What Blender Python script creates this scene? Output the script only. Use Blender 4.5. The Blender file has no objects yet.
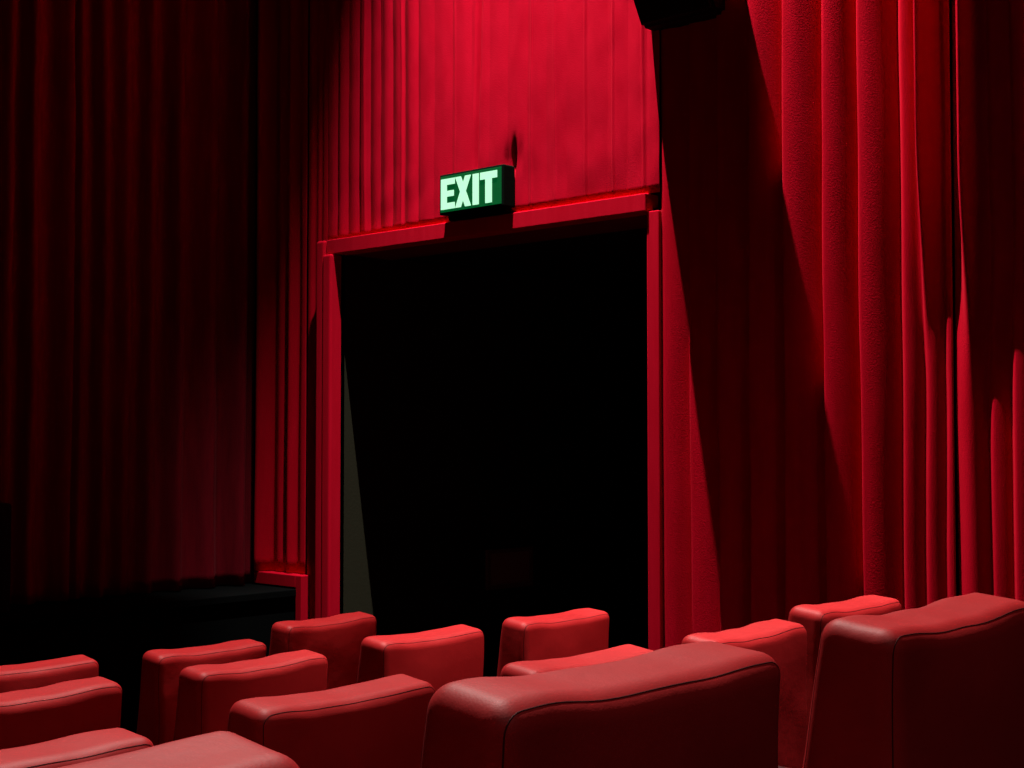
import bpy, bmesh, math, random
from mathutils import Vector, Matrix, noise

S = bpy.context.scene
COL = S.collection
R = math.radians
XW = 6.2            # plane of the right-hand side wall's fabric
YF = 8.29           # plane of the front wall's fabric
CEIL = 10.7
CAM_Z = 2.06

# ------------------------------------------------------------------ materials
def mat(name):
    m = bpy.data.materials.new(name); m.use_nodes = True
    nt = m.node_tree
    return m, nt, nt.nodes['Principled BSDF']

def simple(name, col, rough=.6, spec=.5, metal=0):
    m, nt, b = mat(name)
    b.inputs['Base Color'].default_value = (*col, 1)
    b.inputs['Roughness'].default_value = rough
    b.inputs['Specular IOR Level'].default_value = spec
    b.inputs['Metallic'].default_value = metal
    n = nt.nodes.new('ShaderNodeTexNoise'); n.inputs['Scale'].default_value = 60
    bp = nt.nodes.new('ShaderNodeBump'); bp.inputs['Strength'].default_value = .08; bp.inputs['Distance'].default_value = .01
    tc = nt.nodes.new('ShaderNodeTexCoord')
    nt.links.new(tc.outputs['Object'], n.inputs['Vector'])
    nt.links.new(n.outputs['Fac'], bp.inputs['Height']); nt.links.new(bp.outputs['Normal'], b.inputs['Normal'])
    return m

def fabric(name, c1, c2, rough=.95, spec=.02, scale=(9, 9, 1.2), bump=.25, sheen=.02):
    m, nt, b = mat(name); L = nt.links.new
    tc = nt.nodes.new('ShaderNodeTexCoord'); mp = nt.nodes.new('ShaderNodeMapping')
    mp.inputs['Scale'].default_value = scale
    L(tc.outputs['Object'], mp.inputs['Vector'])
    n = nt.nodes.new('ShaderNodeTexNoise'); n.inputs['Scale'].default_value = 2.2; n.inputs['Detail'].default_value = 6
    L(mp.outputs['Vector'], n.inputs['Vector'])
    r = nt.nodes.new('ShaderNodeValToRGB')
    r.color_ramp.elements[0].position = .3; r.color_ramp.elements[0].color = (*c1, 1)
    r.color_ramp.elements[1].position = .72; r.color_ramp.elements[1].color = (*c2, 1)
    L(n.outputs['Fac'], r.inputs['Fac']); L(r.outputs['Color'], b.inputs['Base Color'])
    w = nt.nodes.new('ShaderNodeTexNoise'); w.inputs['Scale'].default_value = 130; w.inputs['Detail'].default_value = 3
    L(tc.outputs['Object'], w.inputs['Vector'])
    bp = nt.nodes.new('ShaderNodeBump'); bp.inputs['Strength'].default_value = bump; bp.inputs['Distance'].default_value = .006
    L(w.outputs['Fac'], bp.inputs['Height']); L(bp.outputs['Normal'], b.inputs['Normal'])
    b.inputs['Roughness'].default_value = rough; b.inputs['Specular IOR Level'].default_value = spec
    b.inputs['Sheen Weight'].default_value = sheen; b.inputs['Sheen Roughness'].default_value = .4
    b.inputs['Sheen Tint'].default_value = (1, .25, .3, 1)
    return m

def leather(name, c1, c2):
    m, nt, b = mat(name); L = nt.links.new
    tc = nt.nodes.new('ShaderNodeTexCoord')
    n = nt.nodes.new('ShaderNodeTexNoise'); n.inputs['Scale'].default_value = 5; n.inputs['Detail'].default_value = 5
    L(tc.outputs['Object'], n.inputs['Vector'])
    r = nt.nodes.new('ShaderNodeValToRGB')
    r.color_ramp.elements[0].position = .35; r.color_ramp.elements[0].color = (*c1, 1)
    r.color_ramp.elements[1].position = .7; r.color_ramp.elements[1].color = (*c2, 1)
    L(n.outputs['Fac'], r.inputs['Fac']); L(r.outputs['Color'], b.inputs['Base Color'])
    v = nt.nodes.new('ShaderNodeTexVoronoi'); v.inputs['Scale'].default_value = 260
    L(tc.outputs['Object'], v.inputs['Vector'])
    n2 = nt.nodes.new('ShaderNodeTexNoise'); n2.inputs['Scale'].default_value = 14; n2.inputs['Detail'].default_value = 3
    L(tc.outputs['Object'], n2.inputs['Vector'])
    b1 = nt.nodes.new('ShaderNodeBump'); b1.inputs['Strength'].default_value = .05; b1.inputs['Distance'].default_value = .003
    L(v.outputs['Distance'], b1.inputs['Height'])
    b2 = nt.nodes.new('ShaderNodeBump'); b2.inputs['Strength'].default_value = .10; b2.inputs['Distance'].default_value = .02
    L(n2.outputs['Fac'], b2.inputs['Height']); L(b1.outputs['Normal'], b2.inputs['Normal']); L(b2.outputs['Normal'], b.inputs['Normal'])
    b.inputs['Roughness'].default_value = .58; b.inputs['Specular IOR Level'].default_value = .42
    return m

def glow(name, col, strength, base=None):
    m, nt, b = mat(name)
    b.inputs['Base Color'].default_value = (*(base or col), 1)
    b.inputs['Specular IOR Level'].default_value = .1
    b.inputs['Emission Color'].default_value = (*col, 1)
    b.inputs['Emission Strength'].default_value = strength
    return m

M = {
    'curtain': fabric('red_curtain_velvet', (.46, .0012, .012), (.54, .002, .017)),
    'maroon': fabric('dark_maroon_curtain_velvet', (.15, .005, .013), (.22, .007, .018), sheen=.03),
    'pleat': fabric('red_pleated_wall_fabric', (.47, .0015, .016), (.54, .003, .022), scale=(5, 5, 3)),
    'trim': fabric('red_fabric_trim', (.52, .002, .016), (.58, .004, .022), bump=.1),
    'leather': leather('red_leather', (.48, .008, .011), (.55, .013, .016)),
    'pad': leather('burgundy_low_bounce_leather', (.05, .004, .006), (.06, .005, .008)),  # unseen pads, darkened to weaken the red bounce on the curtains
    'seam': simple('dark_red_stitching', (.08, .004, .005), .7, .2),
    'plastic': simple('black_plastic', (.012, .012, .013), .5, .3),
    'speaker': simple('matt_black_box', (.006, .006, .007), .8, .1),
    'grille': simple('black_grille_cloth', (.008, .008, .009), .95, .05),
    'wall': simple('dark_wall_paint', (.012, .010, .011), .95, .1),
    'corridor': simple('dark_olive_wall', (.024, .0225, .013), .9, .1),
    'soffit': simple('dark_red_soffit', (.16, .006, .008), .9, .1),
    'carpet': simple('dark_carpet', (.02, .006, .007), 1, .02),
    'stage': simple('black_stage_paint', (.0022, .0028, .003), .9, .03),
    'panel': simple('brown_panel', (.42, .34, .28), .6, .3),
    'panel_frame': simple('dark_brown_frame', (.22, .15, .12), .6, .3),
    'sign_box': simple('dark_green_housing', (.002, .005, .003), .9, .04),
    'sign_face': glow('green_backlit_panel', (.0, .10, .022), .75, (.002, .03, .008)),
    'sign_letter': glow('pale_green_lit_letter', (.52, 1.0, .66), .98, (.1, .3, .15)),
}

# ------------------------------------------------------------------ helpers
def link_mesh(name, bm, m, parent=None, smooth=False):
    me = bpy.data.meshes.new(name)
    bmesh.ops.recalc_face_normals(bm, faces=bm.faces[:])
    bm.to_mesh(me); bm.free()
    me.materials.append(m)
    if smooth:
        for p in me.polygons: p.use_smooth = True
    o = bpy.data.objects.new(name, me); COL.objects.link(o)
    if parent: o.parent = parent
    return o

def empty(name, loc, rz=0):
    o = bpy.data.objects.new(name, None); COL.objects.link(o)
    o.location = loc; o.rotation_euler = (0, 0, rz); o.empty_display_size = .1
    return o

def tag(o, label, cat, group=None):
    o['label'] = label; o['category'] = cat
    if group: o['group'] = group
    return o

def add_box(bm, lo, hi, bev=0, seg=2):
    r = bmesh.ops.create_cube(bm, size=1)
    vs = r['verts']
    for v in vs:
        v.co = Vector([(lo[i] + hi[i]) / 2 + v.co[i] * (hi[i] - lo[i]) for i in range(3)])
    if bev:
        es = list({e for v in vs for e in v.link_edges})
        bmesh.ops.bevel(bm, geom=es, offset=bev, segments=seg, affect='EDGES', profile=.5)

def box(name, lo, hi, m, parent=None, bev=0, smooth=False):
    bm = bmesh.new(); add_box(bm, lo, hi, bev)
    return link_mesh(name, bm, m, parent, smooth)

def structure(name, boxes, m, bev=0):
    bm = bmesh.new()
    for lo, hi in boxes: add_box(bm, lo, hi, bev)
    o = link_mesh(name, bm, m); o['kind'] = 'structure'
    return o

def add_tube(bm, pts, r, n=6):
    rings = []
    for i, p in enumerate(pts):
        t = (pts[min(i + 1, len(pts) - 1)] - pts[max(i - 1, 0)]).normalized()
        a = t.cross(Vector((0, 1, 0.3))).normalized(); b = t.cross(a)
        rings.append([bm.verts.new(p + a * r * math.cos(2 * math.pi * k / n) + b * r * math.sin(2 * math.pi * k / n)) for k in range(n)])
    for a, b in zip(rings, rings[1:]):
        for k in range(n):
            bm.faces.new((a[k], a[(k + 1) % n], b[(k + 1) % n], b[k]))
    bm.faces.new(rings[0]); bm.faces.new(rings[-1])

def add_prism(bm, poly, x0, x1):
    """polygon in the (y, z) plane, extruded from x0 to x1"""
    a = [bm.verts.new((x0, y, z)) for y, z in poly]
    b = [bm.verts.new((x1, y, z)) for y, z in poly]
    n = len(poly)
    bm.faces.new(a); bm.faces.new(b[::-1])
    for i in range(n): bm.faces.new((a[i], a[(i + 1) % n], b[(i + 1) % n], b[i]))

# ------------------------------------------------------------------ the room
structure('floor', [((-6.2, -4, -.2), (6.6, 8.6, 0)),                     # hall floor, with the stepped rows on it
                    ((-6.2, 3.75, 0), (5.6, 5.05, .145)),
                    ((-6.2, 2.15, 0), (5.6, 3.75, .315)),
                    ((-6.2, .55, 0), (5.6, 2.15, .67)),
                    ((-6.2, -4, 0), (5.6, .55, .67))], M['carpet'])
structure('ceiling', [((-6.2, -4, CEIL), (6.6, 8.6, CEIL + .2))], M['wall'])
structure('wall_front', [((-6.2, YF + .06, 0), (6.6, YF + .3, CEIL))], M['wall'])
structure('wall_left', [((-6.4, -4, 0), (-6.2, 8.6, CEIL))], M['wall'])
structure('wall_back', [((-6.2, -4.2, 0), (6.6, -4, CEIL))], M['wall'])
DY0, DY1, DZ = 4.74, 7.39, 3.305                                           # doorway
structure('wall_right', [((XW + .06, -4, 0), (XW + .46, DY0 - .03, CEIL)),
                         ((XW + .06, DY1 + .03, 0), (XW + .46, YF + .06, CEIL)),
                         ((XW + .06, DY0, DZ + .03), (XW + .46, DY1 + .03, CEIL)), ((XW + .06, DY0 - .03, DZ + .03), (XW + .46, DY0, CEIL))], M['wall'])
structure('trim_soffit', [((XW + .0, DY0, DZ + .005), (XW + .47, DY1, DZ + .03))], M['soffit'])
structure('wall_corridor', [((XW + .01, DY1, 0), (10.2, DY1 + .06, DZ + .02)),
                            ((XW + .01, DY0 - .06, 0), (10.2, DY0, DZ + .02)),
                            ((10.2, DY0 - .06, 0), (10.35, DY1 + .06, DZ + .02))], M['corridor'])
structure('ceiling_corridor', [((XW + .46, DY0, DZ + .03), (10.3, DY1, DZ + .15))], M['wall'])
structure('floor_corridor', [((6.6, DY0 - .06, -.2), (10.3, DY1 + .06, 0))], M['carpet'])

# door surround: lintel and two jambs, red
bm = bmesh.new(); add_box(bm, (XW - .06, DY0 - .01, DZ), (XW + .06, DY1 + .075, DZ + .1), .006)
o = link_mesh('trim_lintel', bm, M['trim']); o['kind'] = 'structure'
bm = bmesh.new(); add_box(bm, (XW - .04, DY0 - .085, 0), (XW + .06, DY0, DZ), .006)
o = link_mesh('trim_right_jamb', bm, M['trim']); o['kind'] = 'structure'
bm = bmesh.new(); add_box(bm, (XW - .085, DY1, 0), (XW + .06, DY1 + .09, DZ), .018, 4)
add_box(bm, (XW - .075, DY1 + .085, 0), (XW + .06, DY1 + .17, DZ + .1), .018, 4)
o = link_mesh('trim_left_jamb', bm, M['trim'], smooth=False); o['kind'] = 'structure'

# stage along the front wall
STY, STZ = 7.815, 1.013
bm = bmesh.new()
add_box(bm, (-6.2, STY, 0), (XW + .02, YF + .06, STZ - .05))
add_box(bm, (-6.2, STY - .03, STZ - .05), (XW + .02, YF + .06, STZ), .006)
o = link_mesh('stage', bm, M['stage']); o['kind'] = 'structure'
bm = bmesh.new()
add_box(bm, (XW - .05, STY - .02, STZ + .01), (XW + .06, YF - .02, STZ + .095), .005)
add_box(bm, (XW - .05, STY - .085, 0), (XW + .06, STY - .022, STZ + .095), .005)
o = link_mesh('trim_stage', bm, M['trim']); o['kind'] = 'structure'

# ------------------------------------------------------------------ curtains
def ss(a, b, x):
    t = max(0, min(1, (x - a) / (b - a))); return t * t * (3 - 2 * t)

def folds(ridges, seed, drift=.02, saw=False):
    """ridges: (position, height, crest sharpness); returns depth(s, z)"""
    def depth(s, z):
        sh = s + drift * noise.noise(Vector((seed * 3.1, z * .35, s * .9))) + drift * .4 * noise.noise(Vector((seed, z * 1.1, s * 3)))
        rs = ridges
        if sh <= rs[0][0]: 
            u = (rs[0][0] - sh) / .12; return rs[0][1] * (.5 + .5 * math.cos(math.pi * min(1, u)))
        if sh >= rs[-1][0]:
            u = (sh - rs[-1][0]) / .12; return rs[-1][1] * (.5 + .5 * math.cos(math.pi * min(1, u)))
        for (p0, h0, k0), (p1, h1, k1) in zip(rs, rs[1:]):
            if p0 <= sh <= p1:
                u = (sh - p0) / (p1 - p0)
                if saw:      # cloth swept to one side: a steep flank and a long gentle one
                    w = min(.4, .045 / (p1 - p0)); v = max(0, (u - w * .6) / (1 - w * .6))
                    return max(h0 * (1 - ss(0, w, u)), h1 * math.sin(math.pi / 2 * v) ** k1)
                h = h0 if u < .5 else h1; k = k0 if u < .5 else k1
                return h * (.5 + .5 * math.cos(2 * math.pi * u)) ** k
        return 0
    return depth

def curtain_mesh(s0, s1, z0, z1, depth, place, ds=.008, dz=.09):
    """place(s, d, z) -> world point, d = how far the cloth stands off the wall"""
    bm = bmesh.new()
    ns = max(4, int(round((s1 - s0) / ds))); nz = max(3, int(round((z1 - z0) / dz)))
    g = [[bm.verts.new(place(s0 + (s1 - s0) * i / ns, depth(s0 + (s1 - s0) * i / ns, z0 + (z1 - z0) * j / nz), z0 + (z1 - z0) * j / nz))
          for i in range(ns + 1)] for j in range(nz + 1)]
    for j in range(nz):
        for i in range(ns):
            bm.faces.new((g[j][i], g[j][i + 1], g[j + 1][i + 1], g[j + 1][i]))
    return bm

def curtain(name, label, s0, s1, z0, z1, depth, place, m, group=None, **kw):
    o = link_mesh(name, curtain_mesh(s0, s1, z0, z1, depth, place, **kw), m, smooth=True)
    md = o.modifiers.new('thickness', 'SOLIDIFY'); md.thickness = .004; md.offset = 0
    tag(o, label, 'curtain', group)
    return o

side = lambda s, d, z: Vector((XW + .045 - d, s, z))
front = lambda s, d, z: Vector((s, YF + .045 - d, z))
GRP = 'red curtains hung along the walls'

# deep folds to the right of the doorway (positions run along the wall, towards the screen)
RB = [(.12 + .19 * k, .05 + .012 * (k % 3), 1.1) for k in range(8)] + [(1.62, .06, 1.2), (1.80, .05, 1.1), (1.98, .06, 1.2), (2.16, .05, 1.1), (2.34, .06, 1.2), (2.50, .06, 1.2), (2.66, .06, 1.1),
      (2.77, .03, 1.2), (2.88, .05, 1.1)]
RA = [(3.0, .03, 1.1), (3.10, .035, 1.2), (3.215, .045, 1.), (3.425, .085, .9), (3.63, .085, .9), (3.86, .09, 1.), (4.075, .085, 1.),
      (4.27, .08, 1.), (4.46, .055, .8), (4.62, .065, 1.)]
fa, fb = folds(RA, 7.0, .03, True), folds(RB, 4.0, .04, True)
def fold_a(s, z):      # one fold is gathered fuller towards the top
    return fa(s, z) + .11 * ss(2.5, 3.7, z + 8 * (s - 3.1)) * math.exp(-((s - 3.105) / .03) ** 2)
def fold_b(s, z):
    return fb(s, z) + .12 * ss(2.2, 3.4, z) * math.exp(-((s - 2.88) / .035) ** 2)
curtain('side_curtain', 'deep-folded red curtain hung against the right wall, running off the right edge', .1, 2.982, .02, CEIL - .02,
        fold_b, side, M['curtain'], GRP)
curtain('side_curtain', 'deep-folded red curtain between the doorway and the right edge, crossed by the dark wedge-shaped shadow', 2.988, 4.654, .02, CEIL - .02,
        fold_a, side, M['curtain'], GRP)

# narrow bunch of folds between the doorway and the corner
LA = [(7.60, .012, 1.1), (7.66, .01, 1.1), (7.73, .02, 1.2)]
LB = [(7.83, .025, 1.2), (7.95, .05, 1.2), (8.08, .03, 1.0), (8.235, .11, 1.1)]
curtain('corner_curtain', 'narrow strip of red curtain reaching the floor just left of the door frame', 7.565, 7.765, .02, CEIL - .02, folds(LA, 2, .02), side, M['curtain'], GRP)
curtain('corner_curtain', 'red curtain folds in the corner, ending on the low stage trim left of the doorway', 7.782, 8.31, STZ + .1, CEIL - .02, folds(LB, 3, .02), side, M['curtain'], GRP)

# dark curtains over the front wall
rng = random.Random(3)
def run(a, b, lo, hi, h0, h1):
    out = []; p = a + .03
    while p < b - .02:
        out.append((p, rng.uniform(h0, h1), rng.uniform(.9, 1.4))); p += rng.uniform(lo, hi)
    return out
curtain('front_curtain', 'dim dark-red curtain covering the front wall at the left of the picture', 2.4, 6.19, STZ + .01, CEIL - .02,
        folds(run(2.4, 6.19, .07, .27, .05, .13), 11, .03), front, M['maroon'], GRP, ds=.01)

# pleated fabric stretched over the wall above the doorway
pl = [(4.68, .02), (4.80, .028), (4.95, .02), (5.09, .03), (5.24, .018), (5.40, .03), (5.55, .02), (5.70, .03), (5.87, .022), (6.02, .018), (6.18, .03),
      (6.36, .02), (6.52, .026), (6.66, .04), (6.80, .03), (6.93, .04), (7.06, .03), (7.18, .045), (7.30, .03), (7.42, .045), (7.52, .03)]
base_pl = folds([(p, h * (.30 if p < 6.6 else .55), .5) for p, h in pl], 5, .012)
def pleats(s, z):
    d = base_pl(s, z) + .012 + .06 * (1 - ss(6.58, 7.3, s)) - .012 * ss(6.56, 6.6, s)
    d += .008 * noise.noise(Vector((s * 2.2, z * .7, 1.7))) + .003 * noise.noise(Vector((s * 7, z * 3, 4.)))
    d += .0015 * noise.noise(Vector((s * 18, z * 6, 2.))) + .007 * noise.noise(Vector((s * 5 + z * 2, z * 4, 8.))) * ss(4.2, 3.4, z)
    # sewn welts
    for p, h in ((7.157, .012), (6.98, .01), (6.755, .016), (6.25, .008), (5.60, .014), (5.41, .006), (5.18, .012), (4.975, .013), (4.766, .012)):
        q = s - p - .012 * noise.noise(Vector((p * 9, z * .8, 0)))
        if abs(q) < .05: d += .6 * h * math.exp(-(q / .008) ** 2)
    # puckers pulled together above the sign
    w = math.exp(-((z - 3.73) / .08) ** 2) * math.exp(-((s - 5.74 + .2 * (z - 3.77)) / .05) ** 2)
    d -= .055 * w * (.6 + .4 * math.sin((s - 5.75) * 90 + z * 9))
    # deep crease running up from the sign
    d -= .055 * math.exp(-((s - 6.06 + .03 * (z - 4)) / .016) ** 2) * ss(3.55, 3.75, z)
    d = max(d, -.01)
    return d
curtain('pleated_drape', 'bright red pleated fabric covering the wall above the exit sign', DY0 - .085, DY1 + .17, DZ + .1, CEIL - .02, pleats, side, M['pleat'], ds=.005, dz=.05)

# ------------------------------------------------------------------ exit sign
SX, SY0, SY1, SZ0, SZ1 = XW - .15, 5.72, 6.265, 3.435, 3.685
sg = empty('exit_sign', (XW, (SY0 + SY1) / 2, SZ0))
tag(sg, 'lit green EXIT sign box mounted above the doorway', 'sign')
def sgbox(name, lo, hi, m, bev=0):
    o = box(name, lo, hi, m, sg, bev); o.matrix_parent_inverse = Matrix.Translation(-sg.location); return o
sgbox('housing', (SX, SY0, SZ0), (XW - .046, SY1, SZ1), M['sign_box'], .008)
sgbox('bracket', (XW - .10, SY0 + .03, SZ0 - .0295), (XW - .046, SY1 - .03, SZ0 - .001), M['sign_box'], .004)
sgbox('face_panel', (SX - .005, SY0 + .014, SZ0 + .014), (SX + .001, SY1 - .014, SZ1 - .014), M['sign_face'], .002)
def letter(ch, left, right, z0, z1):
    """left/right as seen (left is further along the wall: larger y)"""
    w = left - right; h = z1 - z0; P = lambda u, v: (left - u * w, z0 + v * h)
    parts = {'E': [[(0, 0), (.42, 0), (.42, 1), (0, 1)], [(.3, 0), (1, 0), (1, .2), (.3, .2)], [(.3, .41), (.93, .41), (.93, .6), (.3, .6)], [(.3, .8), (1, .8), (1, 1), (.3, 1)]],
             'X': [[(0, 0), (.36, 0), (1, 1), (.64, 1)], [(.64, 0), (1, 0), (.36, 1), (0, 1)]],
             'I': [[(0, 0), (1, 0), (1, 1), (0, 1)]],
             'T': [[(.31, 0), (.69, 0), (.69, .9), (.31, .9)], [(0, .77), (1, .77), (1, 1), (0, 1)]]}[ch]
    bm = bmesh.new()
    for poly in parts: add_prism(bm, [P(u, v) for u, v in poly], SX - .009, SX - .004)
    o = link_mesh('letter', bm, M['sign_letter'], sg); o.matrix_parent_inverse = Matrix.Translation(-sg.location)
for ch, l, r in (('E', 6.243, 6.123), ('X', 6.118, 5.985), ('I', 5.968, 5.918), ('T', 5.905, 5.765)):
    letter(ch, l, r, SZ0 + .03, SZ1 - .032)

# ------------------------------------------------------------------ wall loudspeaker above the doorway's right edge
sp = empty('wall_speaker', (XW, 4.4, 4.30))
tag(sp, 'black wall loudspeaker hanging at the top edge, right of the doorway', 'speaker')
bm = bmesh.new()
ya, yb, zb, zt = 4.22, 4.71, 4.30, 5.06
prof = [(-.13, zb), (.02, zb), (.02, zt), (-.50, zt), (-.53, zt - .04)]
vs0 = [bm.verts.new((XW + x, ya, z)) for x, z in prof]; vs1 = [bm.verts.new((XW + x, yb, z)) for x, z in prof]
bm.faces.new(vs0); bm.faces.new(vs1[::-1])
for i in range(len(prof)): bm.faces.new((vs0[i], vs0[(i + 1) % 5], vs1[(i + 1) % 5], vs1[i]))
bmesh.ops.bevel(bm, geom=bm.edges[:], offset=.02, segments=3, affect='EDGES')
o = link_mesh('cabinet', bm, M['speaker'], sp); o.matrix_parent_inverse = Matrix.Translation(-sp.location)
bm = bmesh.new()
gv = [(-.135, ya + .04, zb + .04), (-.135, yb - .04, zb + .04), (-.505, yb - .04, zt - .08), (-.505, ya + .04, zt - .08)]
off = Vector((-.93, 0, -.41)) * .018
f0 = [bm.verts.new(Vector((XW + x, y, z))) for x, y, z in gv]; f1 = [bm.verts.new(v.co + off) for v in f0]
bm.faces.new(f0); bm.faces.new(f1[::-1])
for i in range(4): bm.faces.new((f0[i], f0[(i + 1) % 4], f1[(i + 1) % 4], f1[i]))
o = link_mesh('grille', bm, M['grille'], sp); o.matrix_parent_inverse = Matrix.Translation(-sp.location)
o = box('bracket', (XW - .01, 4.3, 4.6), (XW + .08, 4.48, 4.9), M['plastic'], sp); o.matrix_parent_inverse = Matrix.Translation(-sp.location)

# ------------------------------------------------------------------ panel inside the corridor, box on the stage
nb = empty('wall_panel', (7.87, DY1, .93))
tag(nb, 'faint brown framed panel on the wall deep inside the dark doorway', 'panel')
bm = bmesh.new()
for lo, hi in (((7.62, DY1 - .03, .92), (8.12, DY1 - .001, .95)), ((7.62, DY1 - .03, 1.19), (8.12, DY1 - .001, 1.22)),
               ((7.62, DY1 - .03, .95), (7.65, DY1 - .001, 1.19)), ((8.09, DY1 - .03, .95), (8.12, DY1 - .001, 1.19))):
    add_box(bm, lo, hi)
o = link_mesh('frame', bm, M['panel_frame'], nb); o.matrix_parent_inverse = Matrix.Translation(-nb.location)
o = box('board', (7.65, DY1 - .015, .95), (8.09, DY1 - .001, 1.19), M['panel'], nb); o.matrix_parent_inverse = Matrix.Translation(-nb.location)

sb = empty('stage_cabinet', (3.55, 8.0, STZ))
tag(sb, 'black cabinet standing on the stage at the left edge, in the dark', 'cabinet')
o = box('body', (3.1, 7.88, STZ + .001), (4.11, 8.14, STZ + .66), M['speaker'], sb, .02); o.matrix_parent_inverse = Matrix.Translation(-sb.location)
o = box('grille', (3.16, 7.865, STZ + .05), (4.05, 7.882, STZ + .61), M['grille'], sb, .004); o.matrix_parent_inverse = Matrix.Translation(-sb.location)

# ------------------------------------------------------------------ cinema seats
SW, ST, SH, BH = .62, .155, 1.055, .66      # width, thickness at the top, height of the top, height of the backrest cushion

def backrest_point(u, v, w, seed):
    """cube point (u across, v front +, w up, each -1..1) -> point on the soft backrest"""
    hx, hy, hz = SW / 2, ST / 2, BH / 2
    r = .036
    p = Vector((u * hx, v * hy, w * hz))
    q = Vector((max(-hx + r, min(hx - r, p.x)), max(-hy + r, min(hy - r, p.y)), max(-hz + r, min(hz - r, p.z))))
    d = p - q
    if d.length > 1e-9: p = q + d.normalized() * r
    return shape_backrest(p, seed)

def shape_backrest(p, seed):
    hx, hy, hz = SW / 2, ST / 2, BH / 2
    x, y, z = p
    a = x / hx; t = (z + hz) / BH                 # t: 0 bottom .. 1 top
    front = (y / hy + 1) / 2
    # wedge: thicker low down on the front, slightly tapering sides
    y = y + (1 - t) * (.13 * front)
    x = x * (1 - .05 * (1 - t))
    top = ss(.75, 1, t)
    # sagging, softly wavy top with fuller ends
    hump = {1.0: .002, 2.0: .007, 3.0: .004}.get(seed, .004)
    z += top * (.009 * a * a - .005 + hump * math.exp(-((a - .62) / .28) ** 2) + .005 * math.exp(-((a + .72) / .2) ** 2))
    z += top * .016 * front
    z += top * .0045 * noise.noise(Vector((a * 2.6, seed * 5.3, front)))
    # filled back and front panels
    puff = (1 - a * a) * (1 - (2 * t - 1) ** 4)
    y += (.012 * puff if front > .5 else -.012 * puff)
    y += .004 * noise.noise(Vector((x * 7, z * 7, seed * 3.7 + front * 4)))
    x += .004 * noise.noise(Vector((y * 9, z * 6, seed * 2.1 + 9)))
    return Vector((x, y + .012, z - hz + SH))

def rounded_grid(nx, ny, nz, fn):
    bm = bmesh.new(); cache = {}
    # denser lines near the edges so the rounding is smooth
    def ax(n, h):
        e = .04 / h
        e = min(e, .95)
        inner = [-1 + e + (2 - 2 * e) * i / n for i in range(n + 1)]
        ed = [e * k / 5 for k in range(5)]
        return [-1 + k for k in ed] + inner + [1 - k for k in ed[::-1]]
    X, Y, Z = ax(nx, SW / 2), ax(ny, ST / 2), ax(nz, BH / 2)
    def V(u, v, w):
        k = (round(u, 5), round(v, 5), round(w, 5))
        if k not in cache: cache[k] = bm.verts.new(fn(u, v, w))
        return cache[k]
    def sheet(A, B, mk):
        for a0, a1 in zip(A, A[1:]):
            for b0, b1 in zip(B, B[1:]):
                bm.faces.new((V(*mk(a0, b0)), V(*mk(a1, b0)), V(*mk(a1, b1)), V(*mk(a0, b1))))
    for s in (-1, 1):
        sheet(X, Z, lambda a, b: (a, s, b)); sheet(X, Y, lambda a, b: (a, b, s)); sheet(Y, Z, lambda a, b: (s, a, b))
    return bm

def seam_path(side_sign, seed):
    """stitch line round the back (-1) or front (+1) panel: up one edge, over the top, down the other"""
    hx, hy, hz = SW / 2, ST / 2, BH / 2; r = .036; k = r * (1 - .70) ; c = .036
    ye = side_sign * (hy - k); pts = []
    x1 = hx - k; z1 = hz - k; rc = .03
    for i in range(12): pts.append((-x1, ye, -hz * .9 + (z1 - rc + hz * .9) * i / 12))
    for i in range(7):
        a = math.pi - math.pi / 2 * i / 6; pts.append((-x1 + rc + rc * math.cos(a), ye, z1 - rc + rc * math.sin(a)))
    for i in range(1, 32): pts.append((-x1 + rc + (2 * x1 - 2 * rc) * i / 32, ye, z1))
    for i in range(7):
        a = math.pi / 2 - math.pi / 2 * i / 6; pts.append((x1 - rc + rc * math.cos(a), ye, z1 - rc + rc * math.sin(a)))
    for i in range(1, 13): pts.append((x1, ye, z1 - rc - (z1 - rc + hz * .9) * i / 12))
    out = []
    for p in pts:
        p = Vector(p)
        q = Vector((max(-hx + r, min(hx - r, p.x)), max(-hy + r, min(hy - r, p.y)), max(-hz + r, min(hz - r, p.z))))
        d = p - q
        p = q + d.normalized() * (r - .0008)
        out.append(shape_backrest(p, seed))
    return out

def make_seat(seed):
    root = empty('cinema_seat', (0, 0, 0))
    b = link_mesh('backrest', rounded_grid(22, 4, 18, lambda u, v, w: backrest_point(u, v, w, seed)), M['leather'], root, True)
    for s in (-1, 1):
        bm = bmesh.new(); add_tube(bm, seam_path(s, seed), .0017 if s < 0 else .0013)
        link_mesh('seam', bm, M['seam'], b, True)
    box('seat_cushion', (-.27, .14, .30), (.27, .70, .47), M['pad'], root, .05, True)
    box('footrest', (-.26, .705, .10), (.26, .79, .44), M['pad'], root, .03, True)
    for s in (-1, 1):
        box('armrest', (s * .32 - .044, .10, .14), (s * .32 + .044, .68, .62), M['pad'], root, .03, True)
    box('base', (-.25, .02, .0), (.25, .62, .29), M['plastic'], root, .01)
    return root

def copy_seat(src):
    r = src.copy(); COL.objects.link(r)
    for ch in list(src.children):
        c = ch.copy(); COL.objects.link(c); c.parent = r
        for g in list(ch.children):
            d = g.copy(); COL.objects.link(d); d.parent = c
    return r

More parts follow.
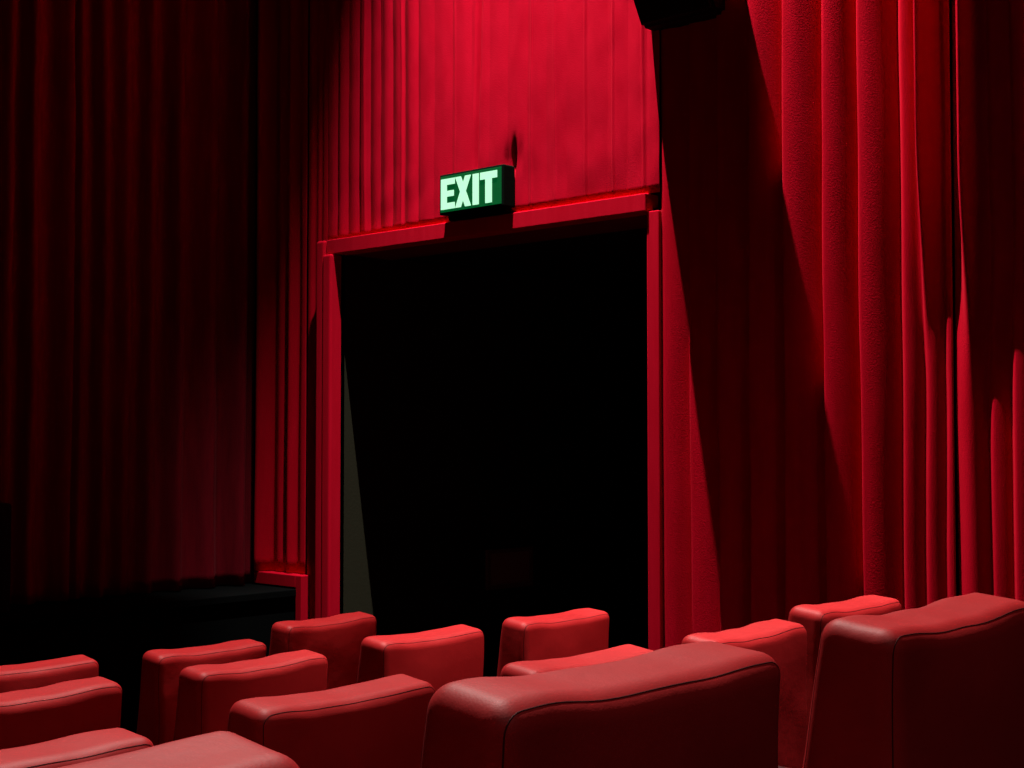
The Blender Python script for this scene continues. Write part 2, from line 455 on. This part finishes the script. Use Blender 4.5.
ZB = CAM_Z - SH
SEATS = [  # x, y, floor height, turn, label
    (1.587, 1.261, .67, -2.0, 0, 'largest red leather cinema seat, at bottom centre of the front of the picture'),
    (2.54, 1.249, .67, 0., 1, 'big red leather cinema seat cut off by the bottom right corner'),
    (.632, 1.216, .67, 0., 2, 'nearest red leather cinema seat at bottom left, only its top edge in frame'),
    (4.277, 2.836, .315, 1., 1, 'red leather cinema seat behind the largest seat\'s right end, below the door\'s right jamb'),
    (5.05, 2.874, .315, -1.9, 0, 'red leather cinema seat mostly hidden behind the big seat at bottom right'),
    (3.388, 2.844, .315, -1., 2, 'red leather cinema seat showing only a thin top sliver above the largest seat'),
    (2.464, 2.927, .315, .5, 2, 'red leather cinema seat directly left of the largest seat, its whole top edge showing'),
    (1.505, 2.856, .315, -2., 0, 'red leather cinema seat at the bottom left edge, partly covered by the nearest seat top'),
    (2.387, 4.412, .145, 1., 1, 'red leather cinema seat at the left edge, middle of the three cut off there'),
    (3.315, 4.423, .145, .9, 1, 'red leather cinema seat left of centre, covering most of the far seat behind it'),
    (4.215, 4.439, .145, .4, 2, 'red leather cinema seat in front of the doorway\'s left half'),
    (5.09, 4.445, .145, -1.4, 0, 'small red leather cinema seat standing alone against the black doorway, below its middle'),
    (3.08, 5.741, .0, -1.5, 2, 'small red leather cinema seat at the left edge, farthest of the three cut off there'),
    (3.980, 5.709, .0, -1.7, 0, 'far red leather cinema seat half hidden behind a nearer seat, before the black stage'),
    (4.774, 5.782, .0, 1.1, 1, 'far red leather cinema seat below the door frame\'s left jamb'),
]
protos = [make_seat(s) for s in (1.0, 2.0, 3.0)]
used = set()
ADJ = {0: -.002, 1: -.004, 2: .003, 3: -.003, 4: .024, 5: -.002, 7: .007, 8: .004, 10: .010, 11: .008, 12: .012, 13: -.006, 14: .048}
for i, (x, y, fz, rot, k, lab) in enumerate(SEATS):
    o = protos[k] if k not in used else copy_seat(protos[k])
    used.add(k)
    o.location = (x, y, fz); o.rotation_euler = (0, 0, R(rot))
    if i in ADJ: 
        for ch in o.children:
            if ch.name.startswith('backrest'): ch.location.z = ADJ[i]
    tag(o, lab, 'seat', 'red leather cinema seats in rows')

# ------------------------------------------------------------------ lights
def spot(name, loc, target, watts, cone, blend, size, col=(1, .94, .86)):
    d = bpy.data.lights.new(name, 'SPOT'); d.energy = watts; d.spot_size = R(cone); d.spot_blend = blend
    d.shadow_soft_size = size; d.color = col
    o = bpy.data.objects.new(name, d); COL.objects.link(o); o.location = loc
    o.rotation_euler = (Vector(target) - Vector(loc)).to_track_quat('-Z', 'Y').to_euler()
    return o
def snoot(name, label, lo, hi, lip=None, t=.006):
    """added, unseen open-bottomed black box round a lamp; its lower rim cuts the beam"""
    bm = bmesh.new(); (x0, y0, z0), (x1, y1, z1) = lo, hi
    add_box(bm, (x0 - t, y0 - t, z0), (x0, y1 + t, z1)); add_box(bm, (x1, y0 - t, z0), (x1 + t, y1 + t, z1))
    add_box(bm, (x0, y0 - t, z0), (x1, y0, z1)); add_box(bm, (x0, y1, z0), (x1, y1 + t, z1))
    add_box(bm, (x0 - t, y0 - t, z1), (x1 + t, y1 + t, z1 + t))
    if lip: add_box(bm, (x0 - t, y0 - t, z0 - t), (lip, y1 + t, z0))
    o = empty(name, ((x0 + x1) / 2, (y0 + y1) / 2, z0)); tag(o, label, 'lamp')
    h = link_mesh('beam_cutter', bm, M['speaker'], o); h.matrix_parent_inverse = Matrix.Translation(-o.location)
    st = box('stem', ((x0 + x1) / 2 - .015, (y0 + y1) / 2 - .015, z1 + t), ((x0 + x1) / 2 + .015, (y0 + y1) / 2 + .015, CEIL), M['plastic'], o)
    st.matrix_parent_inverse = Matrix.Translation(-o.location)
LX, LY, LZ = XW - 1.1, 5.31, 10.26
snoot('wall_washer_cutoff', 'unseen black box added round the wall-washer lamp close to the right wall to cut its beam', (LX - .12, LY - .45, LZ - .6), (LX + .35, LY + .40, LZ + .1), LX + .021)  # added blocker; its lip keeps the washer beam off the seats
snoot('seat_lamp_cutoff', 'unseen black box added round the lamp above the front rows of seats to cut its beam', (4.4, 1.6, LZ - .6), (5.1 + .03, 2.7, LZ + .1))  # added blocker keeping the seat beam off the right wall
snoot('seat_lamp_cutoff', 'unseen black box added round the lamp above the rows nearest the stage to cut its beam', (3.6, 5.0, LZ - .6), (4.2, 5.8, LZ + .1))  # added blocker, its wall side trims spill on the curtain
spot('wall_washer_lamp', (LX, LY, LZ), (XW, 4.32, CAM_Z), 8800, 58, .8, .02)
spot('seat_lamp', (5.1, 2.05, LZ), (4.9, 3.3, 1.1), 3500, 27, .8, .05)
spot('front_seat_lamp', (4.1, 5.5, LZ), (2.6, 3.15, 1.1), 3700, 52, .25, .05)
spot('rear_fill', (-.8, -2.2, 10.4), (2.1, 1.6, 1.3), 330, 28, .6, .1)  # added fill for the nearest seats' backs and left sides, no visible source

w = bpy.data.worlds.new('World'); S.world = w; w.use_nodes = True
w.node_tree.nodes['Background'].inputs['Color'].default_value = (.5, .55, .7, 1)
w.node_tree.nodes['Background'].inputs['Strength'].default_value = .0

# ------------------------------------------------------------------ camera
f, H, yaw = 1412.3, 437.7, 46.96
cd = bpy.data.cameras.new('Camera'); cam = bpy.data.objects.new('Camera', cd); COL.objects.link(cam)
cd.sensor_width = 36; cd.lens = f / 1024 * 36; cd.clip_start = .05; cd.clip_end = 100
pitch = math.atan((H - 384) / f)
cam.location = (0, 0, CAM_Z); cam.rotation_euler = (math.pi / 2 + pitch, 0, -R(yaw))
S.camera = cam

vs = S.view_settings
S.display_settings.display_device = 'sRGB'
vs.view_transform = 'Standard'; vs.look = 'None'; vs.gamma = 1; vs.exposure = 0; vs.use_curve_mapping = False
